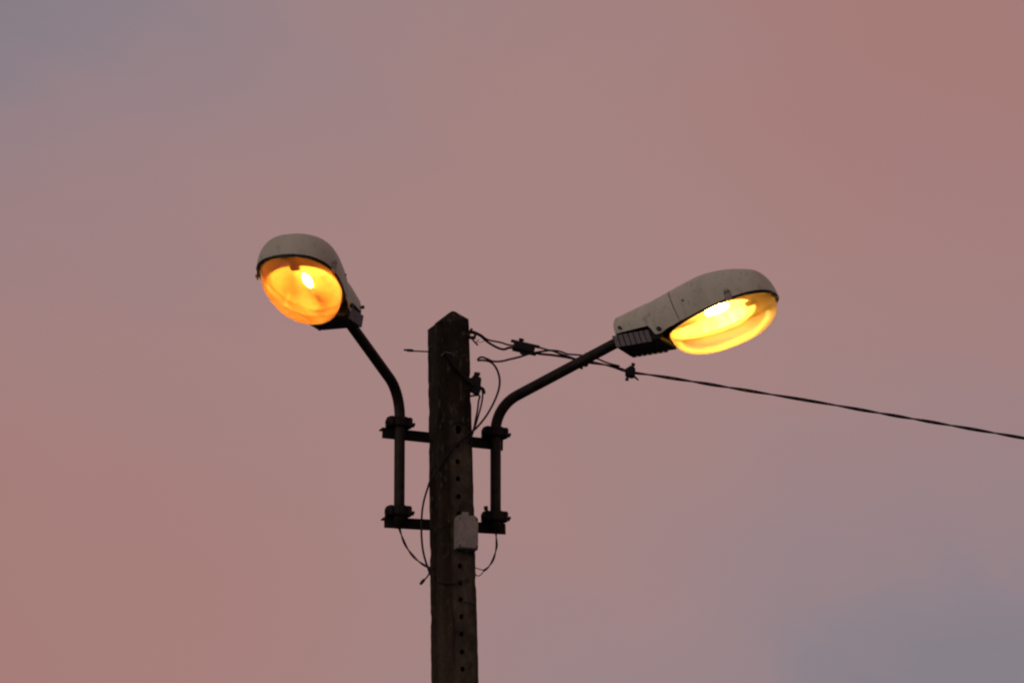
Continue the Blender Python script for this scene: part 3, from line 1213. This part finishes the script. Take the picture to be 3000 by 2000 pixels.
def piercing_connector(c, tilt, label, size=1.0, tail=True):
    mw = Matrix.Translation(c) @ Matrix.Rotation(tilt, 4, 'Y') @ Matrix.Scale(size, 4)
    root = empty('cable_connector', c)
    tag(root, label, 'connector', 'piercing connectors on the cables')
    bm = bmesh.new()
    poly = [(-0.022, -0.018), (-0.012, -0.024), (0.016, -0.024), (0.024, -0.012), (0.022, 0.004), (0.020, 0.018), (0.010, 0.026), (-0.010, 0.026), (-0.014, 0.016), (-0.024, 0.012)]
    prism(bm, poly, -0.020, 0.020, Matrix(((1, 0, 0, 0), (0, 0, -1, 0), (0, 1, 0, 0), (0, 0, 0, 1))))
    bmesh.ops.recalc_face_normals(bm, faces=bm.faces[:])
    bmesh.ops.bevel(bm, geom=bm.edges[:], offset=0.003, segments=1, affect='EDGES')
    obj('body', bm, 'wire', root, mw)
    obj('bolt', bolt_bm((0.004, 0, 0.022), (0.05, 0, 1), 0.022, 0.010), 'bolt', root, mw)
    obj('nut', bolt_bm((-0.008, 0, -0.020), (-0.05, 0, -1), 0.022, 0.009), 'wire', root, mw)
    if tail:
        obj('tail', tube([(0.012, 0, -0.012), (0.028, 0, -0.020), (0.044, 0, -0.030)], [0.006, 0.005, 0.003], 8), 'wire', root, mw)
    return root


piercing_connector(at(1847, 1090, 0.20), rad(12), 'black piercing connector on the overhead cable right of the lamp arm', 1.0)
piercing_connector(at(1712, 1058, 0.145), rad(10), 'black piercing connector half hidden behind the right lamp arm', 0.9, False)

# connector on the right side of the pole, with its elbow and bracket
cpt = at(1394, 1124, -0.01)
root = empty('cable_connector', cpt)
tag(root, 'lumpy black connector sticking out from the right side of the pole', 'connector', 'piercing connectors on the cables')
mw = Matrix.Translation(cpt)
bm = bmesh.new()
k = 1 / 640.0 / 0.966
poly = [((x * 0.2168 + 1160 - 1394) / 640, -(y * 0.2168 + 880 - 1124) * k) for x, y in
        [(940, 1075), (990, 1060), (1030, 1055), (1050, 1012), (1155, 1055), (1145, 1140), (1155, 1185), (1120, 1262), (1075, 1280), (1050, 1250), (990, 1215), (940, 1200)]]
prism(bm, poly[::-1], -0.022, 0.022, Matrix(((1, 0, 0, 0), (0, 0, -1, 0), (0, 1, 0, 0), (0, 0, 0, 1))))
bmesh.ops.recalc_face_normals(bm, faces=bm.faces[:])
bmesh.ops.bevel(bm, geom=bm.edges[:], offset=0.003, segments=2, affect='EDGES')
obj('body', bm, 'wire', root, mw)
obj('bolt', bolt_bm((0.004, 0, 0.030), (0.1, 0, 1), 0.022, 0.016), 'bolt', root, mw)
obj('elbow', tube(spline([(0.020, -0.002, -0.020), (0.030, -0.004, -0.022), (0.037, -0.006, -0.034), (0.039, -0.006, -0.048)], 4), 0.0064, 8), 'wire', root, mw)
# strap from the connector across the pole face
wire('support_strap', [(1388, 1130, -0.05), (1374, 1118, ('f', .010)), (1345, 1090, ('f', .010)), (1322, 1062, ('f', .010)), (1310, 1040, ('f', .008)), (1302, 1034, ('f', .002))], 0.0080,
     'dark strap slanting across the pole face to the lumpy connector', 'strap', 'bar')

# hook and eye at the pole top that hold the cable
root = empty('eye_hook', at(1370, 985, Y0))
tag(root, 'small dark eye hook anchoring the cable at the pole top', 'hook')
bm = bmesh.new()
ring = [at(1383 + 9 * math.cos(a), 981 + 10 * math.sin(a), Y0 - 0.002) for a in [2 * math.pi * k / 20 for k in range(21)]]
obj('eye', tube(ring, 0.0062, 8, cap=False), 'bolt', root)
obj('shank', tube([at(1345, 989, Y0), at(1372, 988, Y0), at(1392, 988, Y0)], 0.0066, 10), 'bolt', root)
obj('nut', bolt_bm(at(1386, 988, Y0), (1, 0, 0), 0.012, 0.010), 'bolt', root)
obj('pin', tube([at(1374, 978, Y0), at(1379, 968, Y0), at(1383, 962, Y0)], [0.006, 0.006, 0.0052], 8), 'bolt', root)
wire('wire_end', [(1385, 988, Y0), (1386, 996, Y0), (1392, 1003, Y0), (1400, 1011, Y0)], 0.0040, 'short cut wire end curling down from the eye hook', 'wire')
wire('thin_wire', [(1394, 1003, Y0), (1399, 998, Y0), (1403, 993, Y0)], 0.0018, 'tiny wire barb sticking up below the eye hook', 'wire')
wire('thin_wire', [(1397, 1001, Y0), (1405, 1002.5, Y0), (1412, 1002, Y0), (1416, 999, Y0), (1418, 994, Y0)], 0.0012, 'hair thin curl of wire right of the eye hook', 'wire')
# rod sticking out on the left
root = empty('steel_rod', at(1262, 1030, 0.0))
tag(root, 'thin dark rod with thick sleeved end sticking out left near pole top', 'rod')
obj('rod', tube([at(1183.5, 1024.5, -0.01), at(1212, 1028, -0.005), at(1262, 1030, 0.0), at(1300, 1032, 0.0)], 0.0034, 10), 'wire', root)
obj('sleeve', tube([at(1192, 1025.5, -0.008), at(1195, 1025.8, -0.008), at(1207, 1026.5, -0.007), at(1212, 1027.5, -0.006)], [0.0060, 0.0068, 0.0068, 0.0045], 10), 'wire', root)
obj('tip', tube([at(1183, 1024.5, -0.01), at(1193, 1025.4, -0.008)], 0.0046, 10), 'wire', root)
# frayed tie on the pole face
wire('rope_tie', [(1293, 1042, ('f', .004)), (1298, 1037, ('f', .005)), (1302, 1032, ('f', .006)), (1308, 1031.5, ('f', .006)), (1318, 1034, ('f', .006)), (1325, 1037, ('f', .004))], 0.0022,
     'pale frayed string tied on the pole face near the top', 'string', 'rope')

# ------------------------------------------------------------------ render
S.render.engine = 'CYCLES'
S.cycles.filter_width = 2.2
S.cycles.max_bounces = 8
S.cycles.transparent_max_bounces = 16
S.cycles.sample_clamp_indirect = 6.0
